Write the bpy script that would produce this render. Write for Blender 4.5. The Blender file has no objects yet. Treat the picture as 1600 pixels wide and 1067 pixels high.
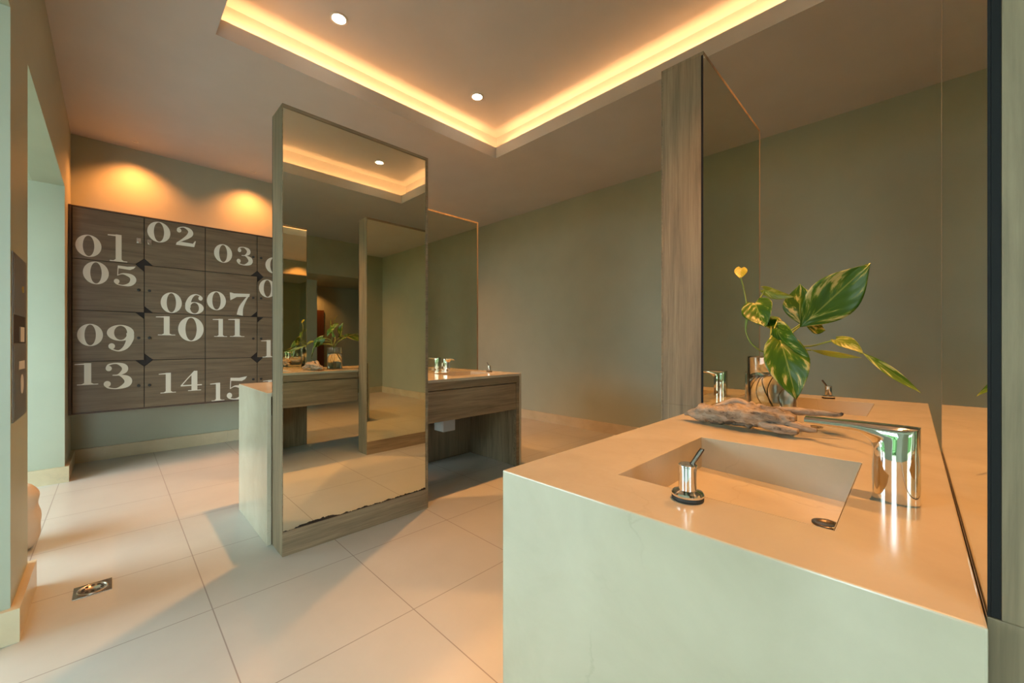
import bpy, bmesh, math, random
from mathutils import Vector, noise, Matrix
random.seed(7)
S = 1.13                      # eye height in metres; every length below is given in eye heights
SC = bpy.context.scene
COL = SC.collection
R2 = math.sqrt(2)

# ------------------------------------------------------------------ camera
cam_d = bpy.data.cameras.new('camera')
cam = bpy.data.objects.new('camera', cam_d); COL.objects.link(cam)
cam.location = (0, 0, S); cam.rotation_euler = (math.pi/2, 0, math.pi/4)
cam_d.sensor_width = 36; cam_d.lens = 625/1600*36; cam_d.shift_y = 1.5/1600
cam_d.clip_start = 0.02
SC.camera = cam

# ------------------------------------------------------------------ view and world
SC.view_settings.view_transform = 'Standard'; SC.view_settings.look = 'None'
SC.view_settings.gamma = 1; SC.view_settings.exposure = 0.28
SC.view_settings.use_curve_mapping = False
SC.cycles.use_denoising = True
SC.cycles.max_bounces = 10; SC.cycles.diffuse_bounces = 4; SC.cycles.glossy_bounces = 6
SC.cycles.transmission_bounces = 8
SC.cycles.sample_clamp_indirect = 4
SC.cycles.caustics_refractive = False; SC.cycles.caustics_reflective = False
W = bpy.data.worlds.new('daylight'); SC.world = W; W.use_nodes = True
bg = W.node_tree.nodes['Background']
bg.inputs[0].default_value = (0.72, 0.91, 0.97, 1); bg.inputs[1].default_value = 11.3

WARM = (1.0, 0.41, 0.11)
def lamp(name, kind, loc, energy, color, rot=(0, 0, 0), **kw):
    d = bpy.data.lights.new(name, kind); d.energy = energy; d.color = color
    for k, v in kw.items():
        if k == 'portal': d.cycles.is_portal = v
        else: setattr(d, k, v)
    o = bpy.data.objects.new(name, d); COL.objects.link(o)
    o.location = [c*S for c in loc]; o.rotation_euler = rot
    return o
# sky portals in the open garden side (y = -2.2)
for a, b in ((-4.3, -2.0), (-.50, .0)):
    lamp('garden_daylight', 'AREA', ((a+b)/2, -2.2, 1.06), 1, (1, 1, 1), (math.pi/2, 0, 0),
         shape='RECTANGLE', size=(b-a)*S, size_y=2.1*S, portal=True)
DOWN = [(-2.5, .99), (-2.5, 2.10), (.03, .99), (.03, 2.10), (-1.2, .99), (-1.2, 2.10)]
DOWN = DOWN[:4]
for x, y in DOWN:
    lamp('downlight_lamp', 'SPOT', (x, y, 2.985), 205, WARM, spot_size=math.radians(82), spot_blend=.5, shadow_soft_size=.03)
CX0, CX1, CY0, CY1 = -2.75, .32, .41, 2.535        # lip of the ceiling recess
for (cx, cy, L, rz) in (((CX0+CX1)/2, CY1+.05, CX1-CX0, 0), ((CX0+CX1)/2, CY0-.05, CX1-CX0, math.pi),
                        (CX0-.05, (CY0+CY1)/2, CY1-CY0, math.pi/2), (CX1+.05, (CY0+CY1)/2, CY1-CY0, -math.pi/2)):
    # rot: strip lies on the ledge and faces the back of the recess and up
    lamp('cove_lamp', 'AREA', (cx, cy, 2.835), 13.5*L/2.5, (1.0, .46, .175), (math.radians(112), 0, rz),
         shape='RECTANGLE', size=L*S, size_y=.02)
for y in (.14, 1.01, 1.9, 2.78):
    lamp('wall_washer_lamp', 'SPOT', (-4.70, y, 2.69), 75, (1.0, .32, .08), spot_size=math.radians(125), spot_blend=1, shadow_soft_size=.04)
lamp('alcove_lamp', 'SPOT', (3.95, 2.75, 2.08), 22, (1.0, .40, .12), spot_size=math.radians(130), spot_blend=.7, shadow_soft_size=.03)

# ------------------------------------------------------------------ helpers
def tag(o, label=None, cat=None, group=None, kind=None):
    if label: o['label'] = label
    if cat: o['category'] = cat
    if group: o['group'] = group
    if kind: o['kind'] = kind
    return o
def empty(name, loc=(0, 0, 0), rz=0):
    o = bpy.data.objects.new(name, None); COL.objects.link(o)
    o.location = [c*S for c in loc]; o.rotation_euler = (0, 0, rz); o.empty_display_size = .05
    return o
def build(name, bm, mats, parent=None, smooth=False, bevel=0, loc=None, seg=2):
    bmesh.ops.recalc_face_normals(bm, faces=bm.faces[:])
    if loc:
        pass
    for v in bm.verts: v.co *= S
    me = bpy.data.meshes.new(name); bm.to_mesh(me); bm.free()
    for m in (mats if isinstance(mats, (list, tuple)) else [mats]): me.materials.append(m)
    if smooth:
        for p in me.polygons: p.use_smooth = True
    o = bpy.data.objects.new(name, me); COL.objects.link(o)
    if loc: o.location = [c*S for c in loc]
    if parent: o.parent = parent
    if bevel:
        md = o.modifiers.new('bevel', 'BEVEL'); md.width = bevel*S; md.segments = seg; md.limit_method = 'ANGLE'
        md.angle_limit = math.radians(40); md.harden_normals = False
    return o
def box(bm, x0, x1, y0, y1, z0, z1, mi=0):
    v = [bm.verts.new((x, y, z)) for x in (x0, x1) for y in (y0, y1) for z in (z0, z1)]
    for f in ((0, 1, 3, 2), (4, 6, 7, 5), (0, 4, 5, 1), (2, 3, 7, 6), (0, 2, 6, 4), (1, 5, 7, 3)):
        bm.faces.new([v[i] for i in f]).material_index = mi
def plate(x0, x1, y0, y1, z0, z1):
    bm = bmesh.new(); box(bm, x0, x1, y0, y1, z0, z1)
    bm.normal_update()
    for f in bm.faces:
        if abs(f.normal.x) < .5: f.material_index = 1
    return bm
def bx(*a):
    bm = bmesh.new(); box(bm, *a); return bm
def slab_holes(bm, xs, ys, holes, z0, z1):
    vt, vb = {}, {}
    for i, x in enumerate(xs):
        for j, y in enumerate(ys):
            vt[i, j] = bm.verts.new((x, y, z1)); vb[i, j] = bm.verts.new((x, y, z0))
    def solid(i, j): return 0 <= i < len(xs)-1 and 0 <= j < len(ys)-1 and (i, j) not in holes
    for i in range(len(xs)-1):
        for j in range(len(ys)-1):
            if not solid(i, j): continue
            bm.faces.new([vt[i, j], vt[i+1, j], vt[i+1, j+1], vt[i, j+1]])
            bm.faces.new([vb[i, j], vb[i, j+1], vb[i+1, j+1], vb[i+1, j]])
            for di, dj, a, b in ((-1, 0, (i, j), (i, j+1)), (1, 0, (i+1, j), (i+1, j+1)), (0, -1, (i, j), (i+1, j)), (0, 1, (i, j+1), (i+1, j+1))):
                if not solid(i+di, j+dj): bm.faces.new([vt[a], vt[b], vb[b], vb[a]])
    bmesh.ops.delete(bm, geom=[v for v in bm.verts if not v.link_faces], context='VERTS')
def lathe(bm, prof, cx=0, cy=0, n=32, mi=0, cap=True):
    rings = []
    for r, z in prof:
        rings.append([bm.verts.new((cx+r*math.cos(2*math.pi*k/n), cy+r*math.sin(2*math.pi*k/n), z)) for k in range(n)])
    for a, b in zip(rings, rings[1:]):
        for k in range(n):
            bm.faces.new([a[k], a[(k+1) % n], b[(k+1) % n], b[k]]).material_index = mi
    if cap:
        bm.faces.new(rings[0][::-1]).material_index = mi; bm.faces.new(rings[-1]).material_index = mi
def crom(pts, n):
    P = [pts[0]] + list(pts) + [pts[-1]]
    out = []
    for i in range(1, len(P)-2):
        for k in range(n):
            t = k/n
            out.append(tuple(.5*((2*P[i][d]) + (-P[i-1][d]+P[i+1][d])*t + (2*P[i-1][d]-5*P[i][d]+4*P[i+1][d]-P[i+2][d])*t*t
                       + (-P[i-1][d]+3*P[i][d]-3*P[i+1][d]+P[i+2][d])*t**3) for d in range(len(P[i]))))
    out.append(tuple(P[-2]))
    return out
def tube(bm, pts, n=8, sub=5, mi=0, rough=0, squash=1, seed=0):
    """pts: (x, y, z, r)"""
    c = crom(pts, sub); rings = []
    up = Vector((0, 0, 1)); prev = None
    for i, p in enumerate(c):
        a = Vector(c[max(i-1, 0)][:3]); b = Vector(c[min(i+1, len(c)-1)][:3]); t = (b-a).normalized()
        if prev is None:
            s = t.cross(up) if abs(t.z) < .9 else t.cross(Vector((1, 0, 0)))
        else:
            s = prev - t*prev.dot(t)
        s.normalize(); prev = s; w = t.cross(s)
        ring = []
        for k in range(n):
            ang = 2*math.pi*k/n; r = p[3]
            d = s*math.cos(ang)*r + w*math.sin(ang)*r*squash
            q = Vector(p[:3]) + d
            if rough:
                q += d*rough*(noise.noise(Vector((q.x*14, q.y*60, q.z*60))+Vector((seed, 0, 0))) + .6*noise.noise(q*90))
            ring.append(bm.verts.new(q))
        rings.append(ring)
    for a, b in zip(rings, rings[1:]):
        for k in range(n):
            bm.faces.new([a[k], a[(k+1) % n], b[(k+1) % n], b[k]]).material_index = mi
    bm.faces.new(rings[0][::-1]).material_index = mi; bm.faces.new(rings[-1]).material_index = mi
def at(px, py, D):
    """point at forward distance D along the photo ray through (px, py)"""
    u = px-800
    return ((-D+u*D/625)/R2, (D+u*D/625)/R2, 1+(535-py)*D/625)

# ------------------------------------------------------------------ materials
def newmat(name):
    m = bpy.data.materials.new(name); m.use_nodes = True
    nt = m.node_tree; return m, nt, nt.nodes['Principled BSDF']
def N(nt, t, **kw):
    n = nt.nodes.new(t)
    for k, v in kw.items():
        if k.startswith('i_'):
            key = k[2:]; key = int(key) if key.isdigit() else key.replace('_', ' ')
            n.inputs[key].default_value = v
        else: setattr(n, k, v)
    return n
def ramp(nt, fac, stops):
    r = nt.nodes.new('ShaderNodeValToRGB')
    while len(r.color_ramp.elements) < len(stops): r.color_ramp.elements.new(.5)
    for e, (p, c) in zip(r.color_ramp.elements, stops): e.position = p; e.color = (*c, 1)
    nt.links.new(fac, r.inputs[0]); return r.outputs[0]
def coords(nt, scale=(1, 1, 1)):
    tc = N(nt, 'ShaderNodeTexCoord'); mp = N(nt, 'ShaderNodeMapping')
    mp.inputs['Scale'].default_value = scale
    nt.links.new(tc.outputs['Object'], mp.inputs[0]); return mp.outputs[0]
def tex(nt, vec, scale, detail=4, rough=.55, dist=0):
    n = N(nt, 'ShaderNodeTexNoise', i_Scale=scale, i_Detail=detail, i_Roughness=rough, i_Distortion=dist)
    nt.links.new(vec, n.inputs['Vector']); return n.outputs['Fac']
def bump(nt, b, h, strength=.2, dist=.002):
    n = N(nt, 'ShaderNodeBump', i_Strength=strength, i_Distance=dist)
    nt.links.new(h, n.inputs['Height']); nt.links.new(n.outputs[0], b.inputs['Normal'])

def plain(name, col, rough=.5, metal=0, var=.06, spec=.5):
    m, nt, b = newmat(name)
    v = coords(nt); f = tex(nt, v, 3, 5)
    c = ramp(nt, f, [(.3, [x*(1-var) for x in col]), (.7, [min(1, x*(1+var)) for x in col])])
    nt.links.new(c, b.inputs['Base Color']); b.inputs['Roughness'].default_value = rough
    b.inputs['Metallic'].default_value = metal; b.inputs['Specular IOR Level'].default_value = spec
    return m
def wood(name, axis, dark=(.115, .085, .050), light=(.33, .255, .158), rough=.55):
    m, nt, b = newmat(name)
    sc = [16, 16, 16]; sc[axis] = 1.1
    v = coords(nt, sc); f = tex(nt, v, 1.6, 9, .66, .5)
    sc2 = [90, 90, 90]; sc2[axis] = 2.2
    g = tex(nt, coords(nt, sc2), 1.5, 4, .6)
    mx = N(nt, 'ShaderNodeMath', operation='MULTIPLY_ADD'); nt.links.new(g, mx.inputs[0]); mx.inputs[1].default_value = .5
    nt.links.new(f, mx.inputs[2])
    mid = [(a+c)/2 for a, c in zip(dark, light)]
    c = ramp(nt, mx.outputs[0], [(.45, dark), (.72, mid), (1.0, light)])
    nt.links.new(c, b.inputs['Base Color']); b.inputs['Roughness'].default_value = rough
    bump(nt, b, g, .25, .001)
    return m
def marble(name, c0=(.46, .415, .31), c1=(.57, .52, .40), rough=.16, vein=(.42, .38, .28)):
    m, nt, b = newmat(name)
    v = coords(nt); f = tex(nt, v, 3.5, 8, .6, .4)
    base = ramp(nt, f, [(.3, c0), (.7, c1)])
    vo = N(nt, 'ShaderNodeTexVoronoi', feature='DISTANCE_TO_EDGE', i_Scale=5.0)
    nz = N(nt, 'ShaderNodeTexNoise', i_Scale=4.0, i_Detail=6.0)
    nt.links.new(v, nz.inputs['Vector'])
    ad = N(nt, 'ShaderNodeMix', data_type='VECTOR'); ad.inputs['Factor'].default_value = .22
    nt.links.new(v, ad.inputs[4]); nt.links.new(nz.outputs['Color'], ad.inputs[5])
    nt.links.new(ad.outputs[1], vo.inputs['Vector'])
    gate = tex(nt, v, 2.3, 3)
    ln = N(nt, 'ShaderNodeMapRange'); ln.inputs['From Min'].default_value = 0; ln.inputs['From Max'].default_value = .012
    ln.inputs['To Min'].default_value = 1; ln.inputs['To Max'].default_value = 0
    nt.links.new(vo.outputs['Distance'], ln.inputs[0])
    gr = N(nt, 'ShaderNodeMapRange'); gr.inputs['From Min'].default_value = .48; gr.inputs['From Max'].default_value = .62
    gr.inputs['To Max'].default_value = .55
    nt.links.new(gate, gr.inputs[0])
    mu = N(nt, 'ShaderNodeMath', operation='MULTIPLY'); nt.links.new(ln.outputs[0], mu.inputs[0]); nt.links.new(gr.outputs[0], mu.inputs[1])
    mx = N(nt, 'ShaderNodeMix', data_type='RGBA'); nt.links.new(mu.outputs[0], mx.inputs[0]); nt.links.new(base, mx.inputs[6])
    mx.inputs[7].default_value = (*vein, 1)
    nt.links.new(mx.outputs[2], b.inputs['Base Color']); b.inputs['Roughness'].default_value = rough
    return m
def mirror_mat(name, col=(.85, .86, .73), worn=None):
    m, nt, b = newmat(name)
    b.inputs['Base Color'].default_value = (*col, 1); b.inputs['Metallic'].default_value = 1; b.inputs['Roughness'].default_value = .008
    if worn:                    # lost silvering along the bottom edge
        tc = N(nt, 'ShaderNodeTexCoord'); sp = N(nt, 'ShaderNodeSeparateXYZ'); nt.links.new(tc.outputs['Object'], sp.inputs[0])
        v = coords(nt, (1, 1, .4)); f = tex(nt, v, 6, 6, .7)
        h = N(nt, 'ShaderNodeMapRange'); h.inputs['From Min'].default_value = .40; h.inputs['From Max'].default_value = .72
        h.inputs['To Min'].default_value = -.002; h.inputs['To Max'].default_value = .022
        nt.links.new(f, h.inputs[0])
        s = N(nt, 'ShaderNodeMath', operation='SUBTRACT'); nt.links.new(sp.outputs[2], s.inputs[0]); s.inputs[1].default_value = worn
        l = N(nt, 'ShaderNodeMath', operation='LESS_THAN'); nt.links.new(s.outputs[0], l.inputs[0]); nt.links.new(h.outputs[0], l.inputs[1])
        mx = N(nt, 'ShaderNodeMix', data_type='RGBA'); nt.links.new(l.outputs[0], mx.inputs[0])
        mx.inputs[6].default_value = (*col, 1); mx.inputs[7].default_value = (.02, .015, .012, 1)
        nt.links.new(mx.outputs[2], b.inputs['Base Color'])
        iv = N(nt, 'ShaderNodeMath', operation='SUBTRACT'); iv.inputs[0].default_value = 1; nt.links.new(l.outputs[0], iv.inputs[1])
        nt.links.new(iv.outputs[0], b.inputs['Metallic'])
    return m
def emit(name, col, s):
    m, nt, b = newmat(name); b.inputs['Base Color'].default_value = (*col, 1)
    b.inputs['Emission Color'].default_value = (*col, 1); b.inputs['Emission Strength'].default_value = s
    return m

M_wall = plain('grey_olive_paint', (.395, .42, .315), .45, var=.04)
M_ceil = plain('ceiling_paint', (.56, .55, .53), .6, var=.03)
M_wood_z = wood('weathered_oak_upright', 2)
M_wood_y = wood('weathered_oak_lengthwise', 1)
M_lock = wood('locker_veneer', 1, (.085, .058, .033), (.205, .148, .088), .5)
M_lock_dark = plain('dark_locker_interior', (.018, .013, .012), .7)
M_lock_side = wood('locker_side_veneer', 2, (.06, .036, .026), (.11, .07, .05), .5)
M_marble = marble('cream_marble')
M_base = marble('travertine_skirting', (.52, .43, .27), (.64, .55, .37), .3)
M_mirror = mirror_mat('mirror_glass')
M_mirror_worn = mirror_mat('worn_mirror_glass', worn=.117*S)
M_black = plain('black_mirror_edge', (.010, .010, .011), .6, spec=.2)
M_chrome = plain('polished_chrome', (.80, .80, .80), .04, 1, 0)
M_steel = plain('brushed_steel', (.42, .40, .36), .25, 1, .08)
M_lever = plain('dark_lever_metal', (.16, .14, .12), .3, 1)
M_rubber = plain('black_rubber', (.02, .02, .02), .5)
M_white = plain('white_plastic', (.6, .6, .57), .4)
M_num = plain('pale_number_paint', (.74, .70, .60), .5, var=.02)
M_lens = emit('lamp_lens', (1, .86, .66), 22)
M_ring = plain('white_lamp_ring', (.75, .7, .62), .4)
M_door = wood('red_brown_door', 2, (.10, .035, .015), (.20, .075, .03), .4)
M_grass = plain('lawn', (.15, .17, .10), .9, var=.4)
M_hedge = plain('hedge_leaves', (.05, .12, .03), .8, var=.6)

def floor_mat():
    m, nt, b = newmat('large_floor_tiles')
    tc = N(nt, 'ShaderNodeTexCoord'); sp = N(nt, 'ShaderNodeSeparateXYZ'); nt.links.new(tc.outputs['Object'], sp.inputs[0])
    T = .533*S
    ds = []
    for ax, o in ((0, -1.321*S), (1, .267*S)):
        a = N(nt, 'ShaderNodeMath', operation='SUBTRACT'); nt.links.new(sp.outputs[ax], a.inputs[0]); a.inputs[1].default_value = o - 40*T
        d = N(nt, 'ShaderNodeMath', operation='DIVIDE'); nt.links.new(a.outputs[0], d.inputs[0]); d.inputs[1].default_value = T
        f = N(nt, 'ShaderNodeMath', operation='FRACT'); nt.links.new(d.outputs[0], f.inputs[0])
        pp = N(nt, 'ShaderNodeMath', operation='PINGPONG'); nt.links.new(f.outputs[0], pp.inputs[0]); pp.inputs[1].default_value = .5
        ds.append(pp.outputs[0])
    mn = N(nt, 'ShaderNodeMath', operation='MINIMUM'); nt.links.new(ds[0], mn.inputs[0]); nt.links.new(ds[1], mn.inputs[1])
    lt = N(nt, 'ShaderNodeMapRange'); lt.inputs['From Min'].default_value = .0022; lt.inputs['From Max'].default_value = .0048
    lt.inputs['To Min'].default_value = 1; lt.inputs['To Max'].default_value = 0; nt.links.new(mn.outputs[0], lt.inputs[0])
    v = coords(nt); f = tex(nt, v, 2.2, 6, .6)
    base = ramp(nt, f, [(.3, (.45, .46, .425)), (.7, (.51, .52, .48))])
    mx = N(nt, 'ShaderNodeMix', data_type='RGBA'); nt.links.new(lt.outputs[0], mx.inputs[0]); nt.links.new(base, mx.inputs[6])
    mx.inputs[7].default_value = (.26, .24, .22, 1)
    nt.links.new(mx.outputs[2], b.inputs['Base Color']); b.inputs['Roughness'].default_value = .30
    return m
M_floor = floor_mat()

def struct(name, bm, mat, **kw):
    return tag(build(name, bm, mat, **kw), kind='structure')

# ------------------------------------------------------------------ room shell
H = 2.72; HD = 2.12                       # ceiling and header heights
XL, XR, YB, YF = -4.9, 2.7, 3.88, -.24    # locker wall, right wall, back wall, garden-side wall
struct('floor', bx(-5.1, 4.4, -2.5, 4.05, -.12, 0), M_floor)
bm = bmesh.new()
slab_holes(bm, [XL-.1, CX0, CX1, XR+.1], [YF-.15, CY0, CY1, YB+.1], {(1, 1)}, H, H+.10)
s, t = .13, .04
slab_holes(bm, [CX0-s-t, CX0-s, CX1+s, CX1+s+t], [CY0-s-t, CY0-s, CY1+s, CY1+s+t], {(1, 1)}, H+.1, H+.28)
box(bm, CX0-s-t, CX1+s+t, CY0-s-t, CY1+s+t, H+.28, H+.34)
struct('ceiling', bm, M_ceil)
struct('wall_back', bx(XL-.1, 4.4, YB, YB+.12, 0, H+.1), M_wall)
struct('wall_left', bx(XL-.12, XL, YF-.3, YB, 0, H+.1), M_wall)
bm = bmesh.new()                          # garden-side wall: three piers carrying one header
box(bm, XL, -4.3, -2.35, YF, 0, HD)
box(bm, -2.515, -2.13, YF-.15, YF, 0, HD)
box(bm, 1.5, XR+.1, YF-.15, YF, 0, HD)
box(bm, XL, XR+.1, YF-.15, YF, HD, H+.1)
struct('wall_front', bm, M_wall)
bm = bmesh.new()                          # passage outside: ceiling, posts
box(bm, XL, XR+.1, -2.35, YF-.15, HD, HD+.12)
struct('ceiling_passage', bm, plain('passage_ceiling_paint', (.5, .53, .42), .6))
bm = bmesh.new()  # unseen outer wall, its gaps narrowed to limit daylight on the near vanity
for a, b in ((-2.0, -.50), (.0, XR+.1)): box(bm, a, b, -2.35, -2.2, 0, HD)
struct('wall_passage', bm, M_wall)
bm = bmesh.new()                          # right wall with an alcove behind a header
box(bm, XR, XR+.12, YF, 1.45, 0, H+.1); box(bm, XR, XR+.12, 3.4, YB, 0, H+.1); box(bm, XR, XR+.12, 1.45, 3.4, HD, H+.1)
box(bm, 4.2, 4.32, 1.2, YB, 0, HD+.12); box(bm, XR+.12, 4.2, 1.33, 1.45, 0, HD+.12); 
box(bm, XR+.12, 4.2, 1.45, YB, HD, HD+.12)
box(bm, 3.28, 3.34, 1.45, 2.56, 0, HD-.02)
struct('wall_right', bm, M_wall)
bm = bmesh.new(); box(bm, 4.17, 4.2, 2.62, 3.0, 0, 1.64)
struct('door_1', bm, M_door)
# skirting
BH, BT = .112, .022
bm = bmesh.new(); box(bm, XL, XR, YB-BT, YB, 0, BH); struct('baseboard_back', bm, M_base)
bm = bmesh.new(); box(bm, XL, XL+BT, YF+BT, YB-BT, 0, BH); struct('baseboard_left', bm, M_base)
bm = bmesh.new()
box(bm, XL, -4.3+BT, YF, YF+BT, 0, BH); box(bm, -4.3, -4.3+BT, -2.2, YF, 0, BH)
box(bm, -2.515-BT, -2.13+BT, YF, YF+BT, 0, BH); box(bm, -2.13, -2.13+BT, YF-.15, YF, 0, BH); box(bm, -2.515-BT, -2.515, YF-.15, YF, 0, BH)
box(bm, -2.515-BT, -2.13+BT, YF-.15-BT, YF-.15, 0, BH)
box(bm, 1.5, XR, YF, YF+BT, 0, BH)
struct('baseboard_front', bm, M_base)
bm = bmesh.new(); box(bm, XR-BT, XR, YF+BT, 1.45, 0, BH); box(bm, XR-BT, XR, 3.4, YB-BT, 0, BH)
struct('baseboard_right', bm, M_base)
# garden outside
o = build('lawn', bx(-14, 12, -16, -2.5, -.2, -.08), M_grass); tag(o, kind='structure')
bm = bmesh.new()
nx, nz = 90, 18
g = {}
for i in range(nx+1):
    for j in range(nz+1):
        x = -13+24*i/nx; z = -.08+(1.55+.25*noise.noise(Vector((x*.8, 3, 0))))*j/nz
        y = -5.6-.5*(j/nz)**3 + .35*noise.noise(Vector((x*2, z*2, 0)))+.15*noise.noise(Vector((x*7, z*7, 4)))
        g[i, j] = bm.verts.new((x, y, z))
for i in range(nx):
    for j in range(nz): bm.faces.new([g[i, j], g[i+1, j], g[i+1, j+1], g[i, j+1]])
ex = bmesh.ops.extrude_face_region(bm, geom=bm.faces[:])
for v in ex['geom']:
    if isinstance(v, bmesh.types.BMVert): v.co.y -= 1.2
tag(build('garden_hedge', bm, M_hedge), 'green hedge in the garden outside the open passage', 'hedge')

# ------------------------------------------------------------------ ceiling lamps
names = ['ceiling downlight over the far vanity, nearest the camera', 'ceiling downlight over the far vanity, farther from the camera',
         'ceiling downlight over the near vanity beside the large mirror', 'ceiling downlight over the far half of the near vanity']
for (x, y), lb in zip(DOWN, names):
    r = empty('downlight', (x, y, 3.0)); tag(r, lb, 'ceiling light', 'downlights in the ceiling recess')
    bm = bmesh.new(); lathe(bm, [(.040, -.001), (.052, -.001), (.052, -.006), (.044, -.008), (.040, -.006)], n=28, cap=False)
    build('trim_ring', bm, M_ring, r, True)
    bm = bmesh.new(); lathe(bm, [(.041, 0), (.041, -.004), (.02, -.005)], n=28)
    build('lens', bm, M_lens, r)
wn = ['first wall washer above the lockers, nearest the passage', 'second wall washer above the lockers', 'third wall washer along the locker wall', 'wall washer nearest the back wall']
for y, lb in zip((.14, 1.01, 1.9, 2.78), wn):
    bm = bmesh.new(); lathe(bm, [(.016, 0), (.022, 0), (.022, -.004), (.016, -.003)], n=20, cap=False)
    o = build('wall_washer', bm, M_ring, None, True, loc=(-4.70, y, H)); tag(o, 'small recessed spotlight, '+lb, 'ceiling light', 'wall washers over the lockers')
M_strip = emit('warm_strip', (1, .6, .25), 1.5)
for (a, b, c, d), sd in (((CX0-.03, CX1+.03, CY1+.035, CY1+.045), 'back-wall side, above the mirror tops'), ((CX0-.03, CX1+.03, CY0-.045, CY0-.035), 'side nearest the camera'),
                    ((CX0-.045, CX0-.035, CY0, CY1), 'side towards the lockers'), ((CX1+.035, CX1+.045, CY0, CY1), 'right-hand side')):
    tag(build('light_strip', bx(a, b, c, d, H+.1003, H+.106), M_strip), 'warm light strip on the ceiling recess ledge, '+sd, 'light strip', 'light strips in the ceiling recess')

# ------------------------------------------------------------------ lockers
XK = -4.6; KY0, CW = -.22, .4135; KZ0, CH = .449, .402
lk = empty('locker_cabinet', (XK, KY0, KZ0)); tag(lk, 'wall-hung brown wooden locker bank with sixteen numbered doors', 'lockers')
def L(x, y, z): return (x-XK, y-KY0, z-KZ0)
bm = bmesh.new()
Wd, Hd = 4*CW, 4*CH
box(bm, -.298, -.014, 0, Wd, 0, Hd)
build('interior', bm, M_lock_dark, lk)
bm = bmesh.new()
box(bm, -.298, .004, -.019, -.002, -.012, Hd+.012); box(bm, -.298, .004, Wd+.002, Wd+.018, -.012, Hd+.012)
box(bm, -.298, -.002, -.002, Wd+.002, Hd+.0005, Hd+.012); box(bm, -.298, -.002, -.002, Wd+.002, -.012, -.0005)
build('casing', bm, M_lock_side, lk, bevel=.001)
def ring_glyph(q, cx, cy, rx, ry, ix, iy, n=40):
    for k in range(n):
        a, b = 2*math.pi*k/n, 2*math.pi*(k+1)/n
        q.append([(cx+rx*math.cos(a), cy+ry*math.sin(a)), (cx+rx*math.cos(b), cy+ry*math.sin(b)),
                  (cx+ix*math.cos(b), cy+iy*math.sin(b)), (cx+ix*math.cos(a), cy+iy*math.sin(a))])
def disc(q, cx, cy, r, n=20): q.append([(cx+r*math.cos(2*math.pi*k/n), cy+r*math.sin(2*math.pi*k/n)) for k in range(n)])
def ribbon(q, pts, n=7):
    c = crom(pts, n); e = []
    for i, p in enumerate(c):
        a, b = c[max(0, i-1)], c[min(len(c)-1, i+1)]
        dx, dy = b[0]-a[0], b[1]-a[1]; l = math.hypot(dx, dy) or 1
        nx_, ny_ = -dy/l*p[2]/2, dx/l*p[2]/2
        e.append(((p[0]+nx_, p[1]+ny_), (p[0]-nx_, p[1]-ny_)))
    for a, b in zip(e, e[1:]): q.append([a[0], b[0], b[1], a[1]])
def glyph(ch):
    q = []
    if ch == '0': ring_glyph(q, .5, .5, .5, .5, .22, .465)
    elif ch == '1':
        q.append([(.40, 0), (.70, 0), (.70, 1), (.40, 1)]); q.append([(.1, 0), (1, 0), (1, .035), (.1, .035)])
        q.append([(.28, .03), (.82, .03), (.70, .09), (.40, .09)]); q.append([(0, .93), (.45, .93), (.6, 1), (0, .965)])
    elif ch == '2':
        ribbon(q, [(.10, .74, .05), (.14, .88, .06), (.40, .975, .05), (.66, .88, .17), (.74, .70, .26), (.60, .50, .2), (.32, .28, .1), (.06, .09, .05)])
        disc(q, .18, .77, .11)
        q.append([(.02, 0), (.90, 0), (.86, .17), (.30, .19), (.06, .10)]); q.append([(.86, 0), (.92, 0), (1, .32), (.95, .32), (.84, .15)])
    elif ch == '3':
        ribbon(q, [(.12, .80, .05), (.20, .93, .06), (.46, .975, .05), (.70, .86, .19), (.72, .70, .2), (.52, .545, .06), (.32, .53, .03)])
        ribbon(q, [(.32, .53, .03), (.56, .52, .05), (.82, .36, .25), (.80, .17, .23), (.48, .025, .05), (.18, .07, .05), (.08, .18, .05)])
        disc(q, .20, .79, .10); disc(q, .15, .21, .115)
    elif ch == '4':
        ribbon(q, [(.66, .99, .05), (.35, .66, .05), (.03, .29, .05)]); q.append([(0, .25), (1, .25), (1, .31), (0, .31)])
        q.append([(.50, 0), (.78, 0), (.78, 1), (.62, 1), (.50, .86)]); q.append([(.34, 0), (.96, 0), (.96, .035), (.34, .035)])
    elif ch == '5':
        q.append([(.20, .97), (.20, .84), (.72, .80), (.88, .88), (.97, 1), (.60, .95)]); ribbon(q, [(.215, .95, .04), (.20, .7, .035), (.19, .48, .035)])
        ribbon(q, [(.19, .50, .03), (.42, .59, .06), (.76, .50, .2), (.86, .31, .27), (.72, .10, .18), (.42, .025, .05), (.15, .08, .05), (.06, .2, .05)])
        disc(q, .15, .20, .12)
    elif ch in '69':
        ring_glyph(q, .52, .30, .46, .30, .22, .265); ribbon(q, [(.20, .30, .26), (.20, .52, .25), (.34, .82, .17), (.58, .975, .05), (.84, .90, .05)])
        disc(q, .82, .80, .11)
        if ch == '9': q = [[(1-x, 1-y) for x, y in p] for p in q]
    elif ch == '7':
        q.append([(.02, 1), (.10, 1), (.22, .97), (1, 1), (.97, .86), (.35, .82), (.13, .70), (.05, .66)])
        ribbon(q, [(.95, .94, .05), (.74, .66, .12), (.56, .34, .22), (.50, .02, .30)])
    elif ch == '8':
        ring_glyph(q, .5, .75, .40, .25, .18, .215); ring_glyph(q, .5, .27, .48, .27, .22, .235)
    return q
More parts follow.
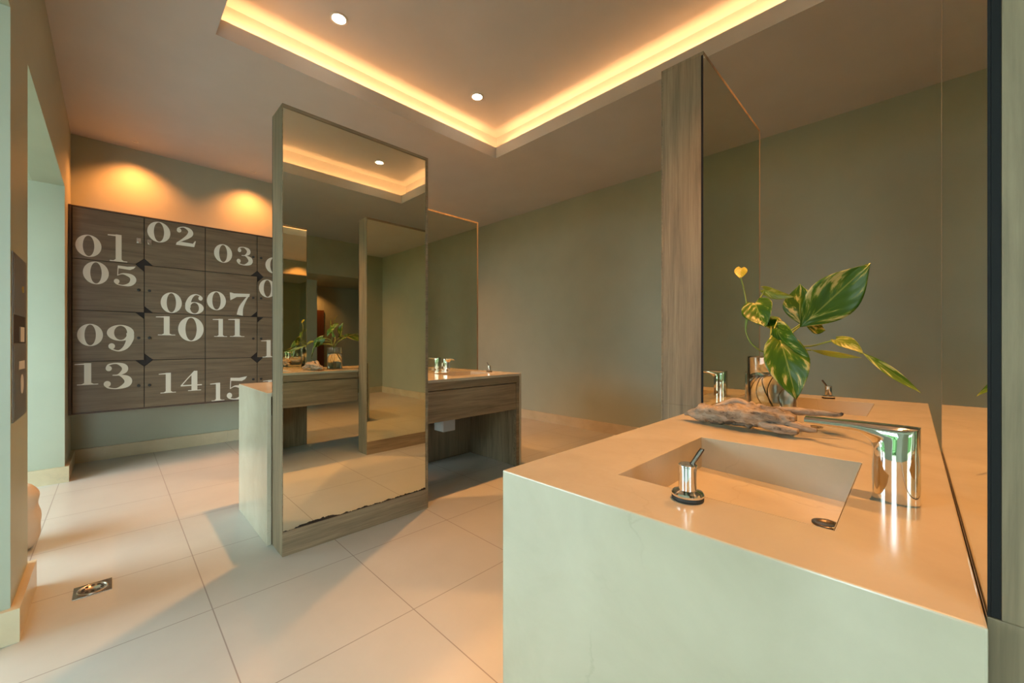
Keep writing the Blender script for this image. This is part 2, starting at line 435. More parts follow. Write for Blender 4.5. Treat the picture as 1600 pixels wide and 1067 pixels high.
# digit boxes on the door plane: (door, digit, y0, y1, z0, z1) in eye heights from the lower near corner of the lockers
DIG = []
def zb(door, ch, x0, x1, t, b):           # traced once from a close view of the photo, kept as places on the door plane
    f = lambda x: 90+x/2.963; gy = lambda y: 300+y/2.963
    Y = []
    for x in (x0, x1):
        u = f(x)-800; Y.append(XK*(u+625)/(u-625))
    u = f((x0+x1)/2)-800; D = XK*R2/(u/625-1)
    DIG.append((door, ch, Y[0]-KY0, Y[1]-KY0, 1+(535-gy(b))*D/625-KZ0, 1+(535-gy(t))*D/625-KZ0))
for a in ((1, '0', 82, 203, 198, 300), (1, '1', 232, 323, 197, 322), (2, '0', 415, 522, 138, 233), (2, '2', 545, 640, 162, 250),
          (3, '0', 724, 808, 242, 327), (3, '3', 826, 905, 255, 340), (4, '0', 962, 1040, 303, 378), (4, '4', 1052, 1125, 305, 385),
          (5, '0', 117, 237, 322, 427), (5, '5', 257, 365, 340, 435), (6, '0', 477, 575, 465, 560), (6, '6', 585, 678, 472, 565),
          (7, '0', 691, 779, 460, 547), (7, '7', 795, 890, 468, 572), (8, '0', 932, 1010, 405, 488), (8, '8', 1030, 1100, 410, 492),
          (9, '0', 90, 210, 610, 713), (9, '9', 225, 362, 615, 738), (10, '1', 455, 545, 575, 663), (10, '0', 558, 676, 578, 691),
          (11, '1', 718, 785, 587, 670), (11, '1', 790, 865, 587, 670), (12, '1', 942, 1005, 685, 765), (12, '2', 1025, 1090, 690, 765),
          (13, '1', 78, 188, 792, 893), (13, '3', 208, 348, 790, 912), (14, '1', 468, 548, 837, 930), (14, '4', 570, 668, 828, 920),
          (15, '1', 706, 772, 883, 966), (15, '5', 780, 880, 855, 960), (16, '1', 950, 1010, 870, 945), (16, '6', 1035, 1100, 865, 940)):
    zb(*a)
NOTCH = {1: ['BR'], 2: ['BL'], 5: ['TR'], 6: ['BL'], 9: ['TR'], 10: ['BL'], 13: ['TR'], 14: ['TL'],
         3: ['BR'], 4: ['BL'], 7: ['BR'], 8: ['TL'], 11: ['BR'], 12: ['TL'], 15: ['TR'], 16: ['TL']}
G = .0025
for d in range(1, 17):
    r, c = (d-1)//4, (d-1) % 4
    y0, y1 = c*CW+G, (c+1)*CW-G; z1, z0 = (4-r)*CH-G, (3-r)*CH+G
    n_ = .052
    nt_ = NOTCH[d]
    P = []
    P += [(y0, z0+n_), (y0+n_, z0)] if 'BL' in nt_ else [(y0, z0)]
    P += [(y1-n_, z0), (y1, z0+n_)] if 'BR' in nt_ else [(y1, z0)]
    P += [(y1, z1-n_), (y1-n_, z1)] if 'TR' in nt_ else [(y1, z1)]
    P += [(y0+n_, z1), (y0, z1-n_)] if 'TL' in nt_ else [(y0, z1)]
    bm = bmesh.new()
    f = bm.faces.new([bm.verts.new((0, a, b)) for a, b in P])
    e = bmesh.ops.extrude_face_region(bm, geom=[f])
    for v in e['geom']:
        if isinstance(v, bmesh.types.BMVert): v.co.x -= .013
    door = build('door', bm, M_lock, lk, bevel=.0008)
    for (dd, ch, a, b, p, q_) in DIG:
        if dd != d: continue
        bm = bmesh.new()
        a, b = max(a, y0+.003), min(b, y1-.003) if dd not in (4, 8, 12, 16) else b
        for gi, poly in enumerate(glyph(ch)):
            bm.faces.new([bm.verts.new((.0012+gi*6e-6, a+(b-a)*x, p+(q_-p)*y)) for x, y in poly])
        build('digit', bm, M_num, door)
    ly = y1-.032 if c in (0, 2) else y0+.030
    lz = z0+CH*.46
    bm = bmesh.new()
    if d in (1, 2): box(bm, 0, .006, ly-.014, ly+.014, lz-.01, lz+.035); 
    bm2 = bmesh.new(); lathe(bm2, [(.011, 0), (.011, .008), (.006, .010)], n=14)
    for v in bm2.verts: v.co = Vector((v.co.z, ly+v.co.x, lz+v.co.y))
    me = bpy.data.meshes.new('tmp'); bm2.to_mesh(me); bm2.free(); bm.from_mesh(me); bpy.data.meshes.remove(me)
    build('lock', bm, M_rubber if d not in (1, 2) else M_steel, door)

# ------------------------------------------------------------------ vanity islands
Y0, Y1 = .537, 2.345
CT = .752
def vanity(xr, label):
    """xr: right-hand edge of the marble; its width runs to the left"""
    w = .61; x0 = xr-w
    root = empty('vanity_island', (x0, Y0, 0)); tag(root, label, 'vanity')
    def T(bm):
        for v in bm.verts: v.co -= Vector((x0, Y0, 0))
        return bm
    b1 = (x0+.172, x0+.490, .674, 1.094); b2 = (x0+.135, x0+.455, 1.79, 2.20)
    bm = bmesh.new()
    xs = sorted({x0, b1[0], b1[1], b2[0], b2[1], xr}); ys = [Y0, Y0+.02, b1[2], b1[3], b2[2], b2[3], Y1-.02, Y1]
    holes = {(i, 2) for i in range(len(xs)-1) if xs[i] >= b1[0]-1e-6 and xs[i+1] <= b1[1]+1e-6}
    holes |= {(i, 4) for i in range(len(xs)-1) if xs[i] >= b2[0]-1e-6 and xs[i+1] <= b2[1]+1e-6}
    slab_holes(bm, xs, ys, holes, CT-.020, CT)
    for ya, yb in ((Y0, Y0+.02), (Y1-.02, Y1)):      # mitred waterfall ends, drawn down from the underside
        fs = []
        for f in list(bm.faces):
            c = f.calc_center_median()
            if f.normal.length >= 0 and abs(c.z-(CT-.02)) < 1e-5 and ya-1e-6 <= min(v.co.y for v in f.verts) and max(v.co.y for v in f.verts) <= yb+1e-6: fs.append(f)
        e = bmesh.ops.extrude_face_region(bm, geom=fs)
        for v in e['geom']:
            if isinstance(v, bmesh.types.BMVert): v.co.z = 0
        bmesh.ops.delete(bm, geom=fs, context='FACES_ONLY')
    build('countertop', T(bm), M_marble, root, bevel=.0022)
    for (a, b, c, d), fx in ((b1, .82), (b2, .18)):
        t, dp = .012, .090
        bm = bmesh.new()
        zb0 = CT-dp
        # inner walls and a floor that falls gently towards the outlet side, outside skin
        hi, lo = zb0+.012, zb0
        za, zc = (hi, lo) if fx > .5 else (lo, hi)
        e_ = .0007; RT = CT-.0004
        inn = [bm.verts.new(p) for p in ((a+e_, c+e_, RT), (b-e_, c+e_, RT), (b-e_, d-e_, RT), (a+e_, d-e_, RT), (a+e_, c+e_, za), (b-e_, c+e_, zc), (b-e_, d-e_, zc), (a+e_, d-e_, za))]
        e_ = .0002
        out = [bm.verts.new(p) for p in ((a+e_, c+e_, RT), (b-e_, c+e_, RT), (b-e_, d-e_, RT), (a+e_, d-e_, RT), (a+e_, c+e_, zb0-t), (b-e_, c+e_, zb0-t), (b-e_, d-e_, zb0-t), (a+e_, d-e_, zb0-t))]
        for k in range(4):
            j = (k+1) % 4
            bm.faces.new([inn[k], inn[j], inn[4+j], inn[4+k]]); bm.faces.new([out[k], out[4+k], out[4+j], out[j]])
            bm.faces.new([inn[k], out[k], out[j], inn[j]])
        bm.faces.new(inn[4:]); bm.faces.new(out[4:][::-1])
        bs = build('basin', T(bm), M_marble, root)
        bm = bmesh.new(); cx, cy = a+(b-a)*(.5+(fx-.5)*1.18), (c+d)/2+(.048 if fx > .5 else -.048)
        zz = za+(zc-za)*fx
        lathe(bm, [(.022, zz-.004), (.022, zz+.0025), (.017, zz+.003), (.014, zz+.001)], cx, cy, 24)
        build('drain', T(bm), M_lever, bs, True)
    # near half: drawer on the left side; far half: drawer on the right side
    lin = CT-.0205
    for (ya, yb, side) in ((Y0+.0205, 1.595, -1), (1.356, Y1-.0205, 1)):
        xf = x0+.004 if side < 0 else xr-.004
        xi = xf+.035 if side < 0 else xf-.035
        A, B = min(xf, xi), max(xf, xi)
        bm = bmesh.new(); box(bm, A, B, ya, yb, lin-.052, lin)             # rail
        post = (yb-.033, yb) if side > 0 else (ya, ya+.033)
        box(bm, A, B, post[0], post[1], 0, lin-.052)
        build('rail', T(bm), M_wood_y, root, bevel=.001)
        if side > 0: dy0, dy1 = ya, yb-.038
        else: dy0, dy1 = ya+.038, yb
        build('drawer', T(bx(A-.0, B, dy0, dy1, lin-.265, lin-.058)), M_wood_y, root, bevel=.001)
    build('side_lining', T(bx(x0+.006, xr-.006, Y0+.0205, Y0+.036, 0, CT-.115)), M_wood_z, root)
    build('side_lining', T(bx(x0+.006, xr-.006, Y1-.036, Y1-.0205, 0, CT-.115)), M_wood_z, root)
    build('waste_cover', T(bx(x0+.03, x0+.16, 1.90, 2.02, .27, .52)), M_white, root, bevel=.004)
    build('waste_cover', T(bx(xr-.16, xr-.03, .95, 1.07, .27, .52)), M_white, root, bevel=.004)
    return root
v_near = vanity(.047, 'large cream marble vanity in the foreground with sunken basins')
v_far = vanity(-2.238, 'far cream marble vanity behind the free-standing double-sided mirror')

# ------------------------------------------------------------------ mirror partitions
ST, TH, MB = 2.115, .160, .115
def partition(xin, inner_dir, y0, y1, label, worn=False, edge=.014):
    """xin: face against the marble; inner_dir +1 if the slab grows towards +x from there"""
    xo = xin+inner_dir*TH
    root = empty('mirror_partition', ((xin+xo)/2, y0, 0)); tag(root, label, 'mirror')
    ox = Vector(((xin+xo)/2, y0, 0))
    def T(bm):
        for v in bm.verts: v.co -= ox
        return bm
    ins = .009; g = .0004
    a, b = sorted((xin+inner_dir*g, xo)); a2, b2 = sorted((xin+inner_dir*ins, xo))
    bm = bmesh.new()
    box(bm, a, b, y0, y1, 0, CT); 
    box(bm, a2, b2, y0, y1, CT, ST-.014)
    a3, b3 = sorted((xin+inner_dir*g, xo))
    box(bm, a3, b3, y0, y1, ST-.014, ST)
    p, q = sorted((xin+inner_dir*g, xin+inner_dir*ins)); box(bm, p, q, y1-edge, y1, CT, ST-.014)
    build('panel', T(bm), M_wood_z, root, bevel=.001)
    p, q = sorted((xin+inner_dir*.003, xin+inner_dir*(ins-.0003)))
    build('backing_board', T(bx(p, q, y0+.0005, y1-edge-.0005, CT+.001, ST-.0145)), M_black, root)
    p, q = sorted((xin+inner_dir*.0008, xin+inner_dir*.0028))
    build('mirror', T(plate(p, q, y0+.0005, y1-edge-.0005, CT+.001, ST-.0145)), [M_mirror, M_black], root)
    p, q = sorted((xo+inner_dir*.0003, xo+inner_dir*.002))
    build('mirror', T(plate(p, q, y0+.004, y1-.016, MB, ST-.018)), [M_mirror_worn if worn else M_mirror, M_black], root)
    bm = bmesh.new(); p, q = sorted((xo+inner_dir*.0003, xo+inner_dir*.006))
    box(bm, p, q, y0, y1, ST-.017, ST); box(bm, p, q, y1-.015, y1, 0, ST-.017); box(bm, p, q, y0, y0+.0035, 0, ST-.017)
    box(bm, p, q, y0+.0035, y1-.015, 0, MB-.001)
    build('frame', T(bm), M_wood_y, root, bevel=.0008)
    return root
partition(.0474, 1, .560, 1.353, 'tall mirror slab at the right edge of the photo, rising from the near marble vanity', edge=.003)
partition(-.5634, -1, 1.598, 2.405, 'wood-edged mirror slab behind the driftwood, at the far left side of the near vanity')
partition(-2.2376, 1, .560, 1.353, 'free-standing floor-length mirror slab reflecting the room, chipped at its lower edge', worn=True)
partition(-2.8484, -1, 1.598, 2.405, 'mirror slab standing behind the far vanity, against the grey wall in view')

# ------------------------------------------------------------------ taps
def faucet(x, y, dirx, label):
    root = empty('faucet', (x, y, CT)); tag(root, label, 'tap', 'chrome taps on the vanities')
    a, hh, xt, th = .028, .118, -.116, .012
    px, pz = -.056, .078
    secs = []
    for k in range(7): z = pz*k/6; secs.append(((-a+.002*0, z), (a, z), .026))
    n = 18
    for k in range(1, n+1):
        th_ = math.pi/2*k/n
        ri_x, ri_z = a_in = (abs(px)-a), (hh-th-.004-pz)
        ip = (px+ri_x*math.cos(th_), pz+ri_z*math.sin(th_))
        c, s_ = math.cos(th_), math.sin(th_)
        tx = (a-px)/c if c > 1e-6 else 1e9; tz = (hh-pz)/s_ if s_ > 1e-6 else 1e9
        t_ = min(tx, tz); op = (px+t_*c, pz+t_*s_)
        b = .026-.007*(k/n)
        secs.append((ip, op, b))
    for k in range(1, 8):
        f = k/7; xx = px+(xt-px)*f
        secs.append(((xx, hh-th-.004+.003*f-.002*f), (xx-.0*f, hh-.001*f), .019-.003*f))
    bm = bmesh.new(); rings = []; m = 32
    for (i_, o_, b) in secs:
        cx, cz = (i_[0]+o_[0])/2, (i_[1]+o_[1])/2; hx, hz = (o_[0]-i_[0])/2, (o_[1]-i_[1])/2
        ring = []
        for k in range(m):
            t_ = 2*math.pi*k/m; c, s_ = math.cos(t_), math.sin(t_)
            e = .78
            c = math.copysign(abs(c)**e, c); s_ = math.copysign(abs(s_)**e, s_)
            ring.append(bm.verts.new(((cx+hx*c)*dirx, b*s_, cz+hz*c)))
        rings.append(ring)
    for p, q in zip(rings, rings[1:]):
        for k in range(m): bm.faces.new([p[k], p[(k+1) % m], q[(k+1) % m], q[k]])
    bm.faces.new(rings[0]); bm.faces.new(rings[-1])
    o = build('body', bm, M_chrome, root, True)
    md = o.modifiers.new('edges', 'EDGE_SPLIT'); md.split_angle = math.radians(42)
    bm = bmesh.new(); lathe(bm, [(.009, hh-th-.007), (.009, hh-th+.003)], (xt+.016)*dirx, 0, 20)
    build('aerator', bm, M_steel, root, True)
    return root
faucet(-.018, .874, 1, 'large chrome tap in the foreground with its spout over the near basin')
faucet(-.499, 2.003, -1, 'chrome tap behind the vase at the foot of the mirror slab')
faucet(-2.303, .874, 1, 'chrome tap on the far vanity hidden behind the free-standing mirror')
faucet(-2.784, 2.003, -1, 'chrome tap on the far vanity in front of its rear mirror')
def control(x, y, ang, label):
    root = empty('tap_control', (x, y, CT), ang); tag(root, label, 'tap control', 'chrome tap controls on the vanities')
    bm = bmesh.new(); lathe(bm, [(.0225, 0), (.0235, .001), (.0235, .0062), (.0225, .0068)], n=36); build('gasket', bm, M_rubber, root, True)
    bm = bmesh.new(); lathe(bm, [(.0232, .0068), (.0240, .008), (.0240, .0105), (.0222, .0130), (.0145, .0155), (.0132, .016), (.0132, .052), (.0140, .053), (.0140, .055), (.012, .0565)], n=36)
    o = build('body', bm, M_chrome, root, True); md = o.modifiers.new('edges', 'EDGE_SPLIT'); md.split_angle = math.radians(35)
    bm = bmesh.new(); tube(bm, [(.003, 0, .050, .0036), (.010, 0, .061, .0036), (.021, 0, .078, .0036), (.0225, 0, .0805, .0026)], 12, 4)
    build('lever', bm, M_lever, root, True)
control(-.2509, .644, math.radians(40), 'small chrome control knob with raised lever, in front of the near basin')
control(-.262, 2.245, math.radians(200), 'small chrome control knob at the far end of the near vanity')
control(-2.48, .644, math.radians(40), 'small chrome control knob on the far vanity behind the free-standing mirror')
control(-2.5155, 2.245, math.radians(200), 'small chrome control knob at the right end of the far vanity')

# ------------------------------------------------------------------ vase, plant, driftwood
VX, VY = -.315, 1.48
def glass_mat(name, col, ior):
    m, nt, b = newmat(name); b.inputs['Base Color'].default_value = (*col, 1); b.inputs['Transmission Weight'].default_value = 1
    b.inputs['Roughness'].default_value = 0; b.inputs['IOR'].default_value = ior
    return m
M_glass = glass_mat('clear_glass', (.95, .97, .94), 1.45)
M_water = glass_mat('vase_water', (.93, .95, .88), 1.33)
root = empty('glass_vase', (VX, VY, CT+.0006)); tag(root, 'clear cylindrical glass vase of water behind the driftwood', 'vase')
bm = bmesh.new(); lathe(bm, [(.062, 0), (.066, .002), (.066, .200), (.0655, .202), (.064, .202), (.0635, .2), (.0635, .012), (.05, .009)], n=48)
build('glass', bm, M_glass, root, True)
bm = bmesh.new(); lathe(bm, [(.05, .0095), (.0630, .0125), (.0630, .135)], n=48)
build('water', bm, M_water, root, True)

def leaf_mat():
    m, nt, b = newmat('variegated_leaf')
    uv = N(nt, 'ShaderNodeUVMap'); uv.uv_map = 'leaf'
    sp = N(nt, 'ShaderNodeSeparateXYZ'); nt.links.new(uv.outputs[0], sp.inputs[0])     # x: -1..1 across, y: 0..1 along
    ab = N(nt, 'ShaderNodeMath', operation='ABSOLUTE'); nt.links.new(sp.outputs[0], ab.inputs[0])
    # coordinate along the side veins
    su = N(nt, 'ShaderNodeMath', operation='MULTIPLY_ADD'); nt.links.new(ab.outputs[0], su.inputs[0]); su.inputs[1].default_value = -.45; nt.links.new(sp.outputs[1], su.inputs[2])
    oi = N(nt, 'ShaderNodeObjectInfo')
    cb = N(nt, 'ShaderNodeCombineXYZ')
    m1 = N(nt, 'ShaderNodeMath', operation='MULTIPLY'); nt.links.new(su.outputs[0], m1.inputs[0]); m1.inputs[1].default_value = 4.0
    m2 = N(nt, 'ShaderNodeMath', operation='MULTIPLY'); nt.links.new(sp.outputs[0], m2.inputs[0]); m2.inputs[1].default_value = 1.3
    m3 = N(nt, 'ShaderNodeMath', operation='MULTIPLY'); nt.links.new(oi.outputs['Random'], m3.inputs[0]); m3.inputs[1].default_value = 40
    nt.links.new(m1.outputs[0], cb.inputs[0]); nt.links.new(m2.outputs[0], cb.inputs[1]); nt.links.new(m3.outputs[0], cb.inputs[2])
    f = tex(nt, cb.outputs[0], 1.0, 5, .6, .3)
    col = ramp(nt, f, [(.0, (.030, .095, .006)), (.50, (.060, .165, .008)), (.555, (.17, .28, .02)), (.60, (.62, .60, .22)), (.8, (.72, .66, .32))])
    at_ = N(nt, 'ShaderNodeAttribute'); at_.attribute_name = 'yellow'
    mx = N(nt, 'ShaderNodeMix', data_type='RGBA'); nt.links.new(at_.outputs['Fac'], mx.inputs[0]); nt.links.new(col, mx.inputs[6]); mx.inputs[7].default_value = (.55, .50, .05, 1)
    vr = N(nt, 'ShaderNodeMapRange'); vr.inputs['From Min'].default_value = .015; vr.inputs['From Max'].default_value = .05; vr.inputs['To Min'].default_value = .7; vr.inputs['To Max'].default_value = 0
    nt.links.new(ab.outputs[0], vr.inputs[0])
    m4 = N(nt, 'ShaderNodeMix', data_type='RGBA'); nt.links.new(vr.outputs[0], m4.inputs[0]); nt.links.new(mx.outputs[2], m4.inputs[6]); m4.inputs[7].default_value = (.35, .45, .09, 1)
    nt.links.new(m4.outputs[2], b.inputs['Base Color']); b.inputs['Roughness'].default_value = .32
    tr = N(nt, 'ShaderNodeBsdfTranslucent'); nt.links.new(m4.outputs[2], tr.inputs[0])
    ms = N(nt, 'ShaderNodeMixShader'); ms.inputs[0].default_value = .3
    out = nt.nodes['Material Output']
    nt.links.new(b.outputs[0], ms.inputs[1]); nt.links.new(tr.outputs[0], ms.inputs[2]); nt.links.new(ms.outputs[0], out.inputs[0])
    wv = N(nt, 'ShaderNodeTexWave', i_Scale=1.6); wv.bands_direction = 'X'
    cb2 = N(nt, 'ShaderNodeCombineXYZ'); nt.links.new(su.outputs[0], cb2.inputs[0]); nt.links.new(cb2.outputs[0], wv.inputs['Vector'])
    bump(nt, b, wv.outputs['Fac'], .15, .003)
    return m
M_leaf = leaf_mat()
M_stem = plain('green_stem', (.25, .33, .06), .4, var=.2)
M_root = plain('brown_root', (.28, .20, .09), .6, var=.3)
plant = empty('pothos_plant', (VX, VY, CT+.02)); tag(plant, 'variegated green and yellow trailing plant standing in the glass vase', 'plant')
PO = Vector((VX, VY, CT+.02))
def leaf(base, tip, hw, twist=0, arch=.12, fold=.15, heart=True, yellow=0.0, droop=0):
    B, Tp = Vector(at(*base)), Vector(at(*tip))
    ax = Tp-B; Ln = ax.length; ax.normalize()
    view = (Vector((0, 0, 1))-(B+Tp)/2).normalized()
    n = (view-ax*view.dot(ax)).normalized()
    n = Matrix.Rotation(math.radians(twist), 3, ax) @ n
    s_ = ax.cross(n).normalized()
    bm = bmesh.new(); uvl = bm.loops.layers.uv.new('leaf')
    nu, nv = 8, 18; g = {}; uvs = {}
    for j in range(nv+1):
        t_ = j/nv
        if heart: wd = (math.sin(math.pi*min(1, (t_*.93+.07))**.72))**.85*(1 if t_ > .1 else .75+2.5*t_)
        else: wd = math.sin(math.pi*t_**.92)**1.12
        if j == nv: wd = 0.012
        for i in range(-nu, nu+1):
            a = i/nu
            back = -.13*abs(a)*max(0, 1-t_*4) if heart else 0
            p = B + ax*Ln*(t_+back) + s_*a*hw*wd + n*(arch*Ln*(math.sin(math.pi*t_)) + fold*hw*wd*abs(a)**1.3 + .05*hw*math.sin(7*t_+2*a) - droop*Ln*t_*t_)
            g[i, j] = bm.verts.new(p-PO); uvs[i, j] = (a, t_)
    for j in range(nv):
        for i in range(-nu, nu):
            ks = [(i, j), (i+1, j), (i+1, j+1), (i, j+1)]
            f = bm.faces.new([g[k] for k in ks])
            for lp, k in zip(f.loops, ks): lp[uvl].uv = uvs[k]
    for v in bm.verts: v.co *= S
    me = bpy.data.meshes.new('leaf'); bm.to_mesh(me); bm.free()
    me.materials.append(M_leaf)
    for p in me.polygons: p.use_smooth = True
    atb = me.attributes.new('yellow', 'FLOAT', 'POINT')
    for d in atb.data: d.value = yellow
    o = bpy.data.objects.new('leaf', me); COL.objects.link(o); o.parent = plant
    md = o.modifiers.new('thick', 'SOLIDIFY'); md.thickness = .0006
    return o
px_ = 1.25/625          # eye heights per pixel near the vase
leaf((1250, 511, 1.24), (1360, 411, 1.14), 32*px_, 8, .03, .12, False)
leaf((1252, 508, 1.28), (1250, 443, 1.30), 22*px_, -20, .05, .25, False)
leaf((1214, 513, 1.18), (1265, 562, 1.08), 19*px_, 38, .14, -.15)
leaf((1220, 534, 1.14), (1244, 624, 1.08), 26*px_, -8, .06, .15)
leaf((1180, 474, 1.28), (1196, 511, 1.22), 22*px_, 5, .08, .30)
leaf((1194, 452, 1.30), (1240, 464, 1.22), 9*px_, 25, .10, .3, True, .55)
leaf((1158, 419, 1.32), (1156, 435, 1.30), 9.5*px_, 0, .0, .2, True, .85)
leaf((1307, 531, 1.05), (1349, 552, .98), 9*px_, -30, .10, .2, True, .25)
leaf((1346, 550, .99), (1439, 614, .79), 5*px_, 10, -.04, .4, False, .1)
leaf((1267, 547, 1.12), (1346, 559, 1.05), 4.5*px_, 30, .02, .2, False, .7)
leaf((1256, 505, 1.26), (1290, 516, 1.30), 12*px_, -25, .0, .2, False, .0)
# two more leaves reaching away from the camera (seen in the mirrors)
leaf((1215, 500, 1.36), (1228, 520, 1.58), 24*px_, 60, .06, .2)
leaf((1205, 510, 1.36), (1185, 500, 1.62), 20*px_, 60, .06, .2)
def stems(lst, mat, name='stem', w=.0022):
    for pts in lst:
        bm = bmesh.new()
        tube(bm, [(*(Vector(at(*p[:3]))-PO), p[3] if len(p) > 3 else w) for p in pts], 8, 6)
        build(name, bm, mat, plant, True)
stems([[(1157, 433, 1.30), (1163, 455, 1.30), (1167, 485, 1.29), (1165, 513, 1.28), (1171, 532, 1.27), (1185, 546, 1.26), (1203, 556, 1.26), (1215, 590, 1.27)],
       [(1196, 453, 1.30), (1188, 465, 1.29), (1178, 478, 1.28), (1168, 500, 1.28), (1166, 514, 1.28)],
       [(1256, 503, 1.24), (1240, 514, 1.25), (1222, 527, 1.26), (1205, 545, 1.26), (1198, 556, 1.26), (1203, 580, 1.27), (1222, 615, 1.28), (1238, 645, 1.28)],
       [(1252, 508, 1.28), (1240, 518, 1.27), (1225, 530, 1.26), (1212, 560, 1.27)],
       [(1220, 534, 1.14), (1215, 528, 1.2), (1212, 535, 1.24), (1205, 550, 1.26), (1208, 590, 1.27)],
       [(1214, 513, 1.18), (1206, 520, 1.23), (1202, 545, 1.26)],
       [(1307, 531, 1.05), (1290, 535, 1.08), (1265, 541, 1.14), (1235, 541, 1.2), (1212, 548, 1.25), (1205, 570, 1.27)],
       [(1346, 552, .99), (1335, 545, 1.01), (1322, 536, 1.03), (1307, 531, 1.05)],
       [(1267, 547, 1.12), (1250, 546, 1.16), (1225, 545, 1.22), (1208, 555, 1.26)],
       [(1215, 500, 1.36), (1208, 520, 1.32), (1204, 550, 1.27)],
       [(1205, 510, 1.36), (1204, 530, 1.3), (1204, 556, 1.27)]], M_stem)
stems([[(1203, 585, 1.27), (1190, 600, 1.28), (1186, 618, 1.28), (1196, 636, 1.27)],
       [(1212, 590, 1.27), (1200, 610, 1.25), (1204, 630, 1.25), (1215, 640, 1.26)],
       [(1222, 612, 1.28), (1212, 625, 1.3), (1218, 640, 1.29)],
       [(1208, 588, 1.27), (1193, 595, 1.26), (1196, 612, 1.26), (1206, 632, 1.27)]], M_root, 'root', .0013)

m, nt, b = newmat('bleached_driftwood')
v = coords(nt, (6, 40, 40)); f = tex(nt, v, 1.4, 10, .68, .6)
c = ramp(nt, f, [(.34, (.05, .038, .028)), (.44, (.27, .22, .165)), (.60, (.42, .355, .28)), (.8, (.55, .49, .41))])
nt.links.new(c, b.inputs['Base Color']); b.inputs['Roughness'].default_value = .85; bump(nt, b, f, .8, .006)
M_drift = m
DX, DY = -.35, 1.27
bm = bmesh.new()
def dl(x, y, z, r): return (x-DX, y-DY, z, r)
tube(bm, [dl(-.515, 1.300, .012, .004), dl(-.49, 1.295, .018, .016), dl(-.45, 1.288, .026, .026), dl(-.40, 1.283, .031, .032), dl(-.35, 1.275, .034, .035),
          dl(-.30, 1.272, .036, .033), dl(-.255, 1.270, .036, .030), dl(-.222, 1.27, .036, .020), dl(-.215, 1.27, .036, .008)], 26, 9, rough=.55, squash=.85)
tube(bm, [dl(-.30, 1.262, .024, .015), dl(-.26, 1.250, .018, .015), dl(-.225, 1.240, .014, .013), dl(-.205, 1.236, .014, .009)], 14, 5, rough=.5, squash=.9, seed=3)
tube(bm, [dl(-.27, 1.268, .030, .018), dl(-.22, 1.262, .024, .014), dl(-.185, 1.262, .021, .011), dl(-.17, 1.262, .020, .006)], 14, 5, rough=.5, seed=6)
tube(bm, [dl(-.30, 1.285, .052, .014), dl(-.24, 1.305, .056, .011), dl(-.18, 1.325, .056, .008), dl(-.135, 1.34, .054, .006), dl(-.128, 1.342, .060, .004)], 12, 5, rough=.5, seed=9)
tube(bm, [dl(-.42, 1.295, .048, .010), dl(-.385, 1.30, .064, .014), dl(-.36, 1.302, .070, .013), dl(-.32, 1.30, .058, .012), dl(-.29, 1.295, .046, .008)], 14, 5, rough=.35, seed=12, squash=.6)
zm = min(v.co.z for v in bm.verts)
for v in bm.verts: v.co.z -= zm
o = build('driftwood', bm, M_drift, None, True, loc=(DX, DY, CT+.0005))
tag(o, 'piece of bleached brown driftwood lying on the marble in front of the vase', 'driftwood')

# ------------------------------------------------------------------ floor drain
root = empty('floor_drain', (-2.348, -.055, 0)); tag(root, 'small square metal drain set in the floor tiles near the pier', 'floor drain')
hw = .055
build('plate', bx(-hw, hw, -hw, hw, .0002, .003), M_steel, root, bevel=.001)
bm = bmesh.new()
lathe(bm, [(.046, .003), (.046, .0055), (.040, .0055), (.040, .0035)], n=36)
build('rosette', bm, plain('pale_drain_steel', (.55, .5, .44), .3, 1), root, True)
for k in range(10):
    a = 2*math.pi*k/10
    bm = bmesh.new(); lathe(bm, [(.0055, .0056), (.0055, .0062)], .028*math.cos(a), .028*math.sin(a), 12); build('hole', bm, M_lock_dark, root)

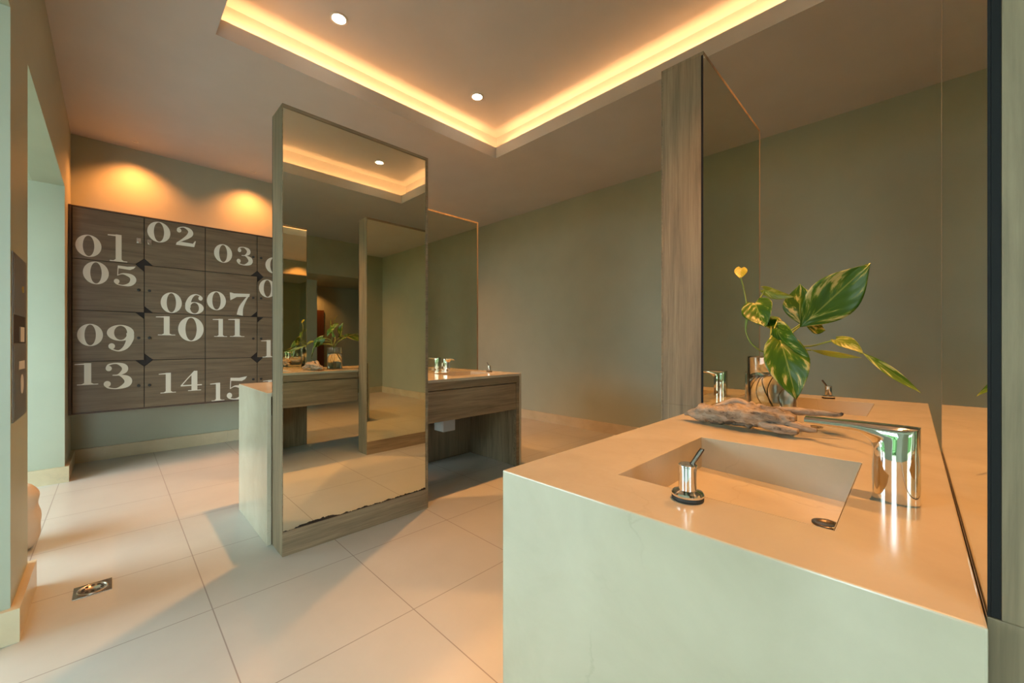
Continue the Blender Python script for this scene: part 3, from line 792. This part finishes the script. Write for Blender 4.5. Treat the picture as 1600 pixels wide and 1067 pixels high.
# ------------------------------------------------------------------ paper towel dispenser on the pier
root = empty('towel_dispenser', (-2.30, YF, .727)); tag(root, 'recessed steel paper towel and waste unit on the brown pier', 'towel dispenser')
M_sd = plain('dull_steel', (.30, .27, .23), .38, 1, .1)
bm = bmesh.new(); x0, x1, zt = -.15, .15, .583
box(bm, x0, x1, .0003, .003, 0, .27); box(bm, x0, x1, .0003, .003, .37, zt); box(bm, x0, x0+.02, .0003, .003, .27, .37); box(bm, x1-.02, x1, .0003, .003, .27, .37)
build('body', bm, M_sd, root, bevel=.0008)
build('recess', bx(x0+.02, x1-.02, .0003, .0012, .27, .37), M_lock_dark, root)
build('upper_door', bx(x0+.012, x1-.012, .0031, .0042, .372, zt-.012), M_sd, root)
build('lower_door', bx(x0+.012, x1-.012, .0031, .0042, .012, .265), M_sd, root)
bm = bmesh.new(); lathe(bm, [(.012, 0), (.012, .003)], n=16)
for v in bm.verts: v.co = Vector((-.05+v.co.x, .0042+v.co.z, .47+v.co.y))
build('lock', bm, plain('brass', (.7, .5, .15), .3, 1), root)
build('paper_towel', bx(-.09, .0, .0014, .0044, .275, .33), M_white, root)
build('label_plate', bx(-.09, .04, .0043, .0050, .175, .205), M_white, root)
bm = bmesh.new(); lathe(bm, [(.035, 0), (.035, .0008), (.02, .001)], n=20)
for v in bm.verts: v.co = Vector((-.03+v.co.x, .0043+v.co.z, .12+v.co.y))
build('lens_reflection', bm, M_white, root)  # pale disc painted in for a round reflection on the lower door

# crumpled bag behind the pier
bm = bmesh.new(); rings = []
n = 40; prof = [(.05, 0), (.10, .01), (.125, .06), (.13, .13), (.118, .20), (.122, .26), (.10, .30), (.07, .31)]
for j, (r, z) in enumerate(crom(prof, 5)):
    rings.append([bm.verts.new(((r*(1+.09*noise.noise(Vector((math.cos(2*math.pi*k/n)*3, math.sin(2*math.pi*k/n)*3, z*14)))+.05*math.sin(k*1.9+z*30)))*math.cos(2*math.pi*k/n),
                   (r*(1+.09*noise.noise(Vector((math.cos(2*math.pi*k/n)*3, math.sin(2*math.pi*k/n)*3, z*14)))))*math.sin(2*math.pi*k/n), max(0, z))) for k in range(n)])
for a, b in zip(rings, rings[1:]):
    for k in range(n): bm.faces.new([a[k], a[(k+1) % n], b[(k+1) % n], b[k]])
bm.faces.new(rings[0][::-1]); bm.faces.new(rings[-1])
tag(build('laundry_bag', bm, plain('pale_cloth', (.62, .55, .46), .9, var=.12), None, True, loc=(-3.04, -.375, 0)), 'crumpled pale bag on the floor just behind the brown pier', 'bag')
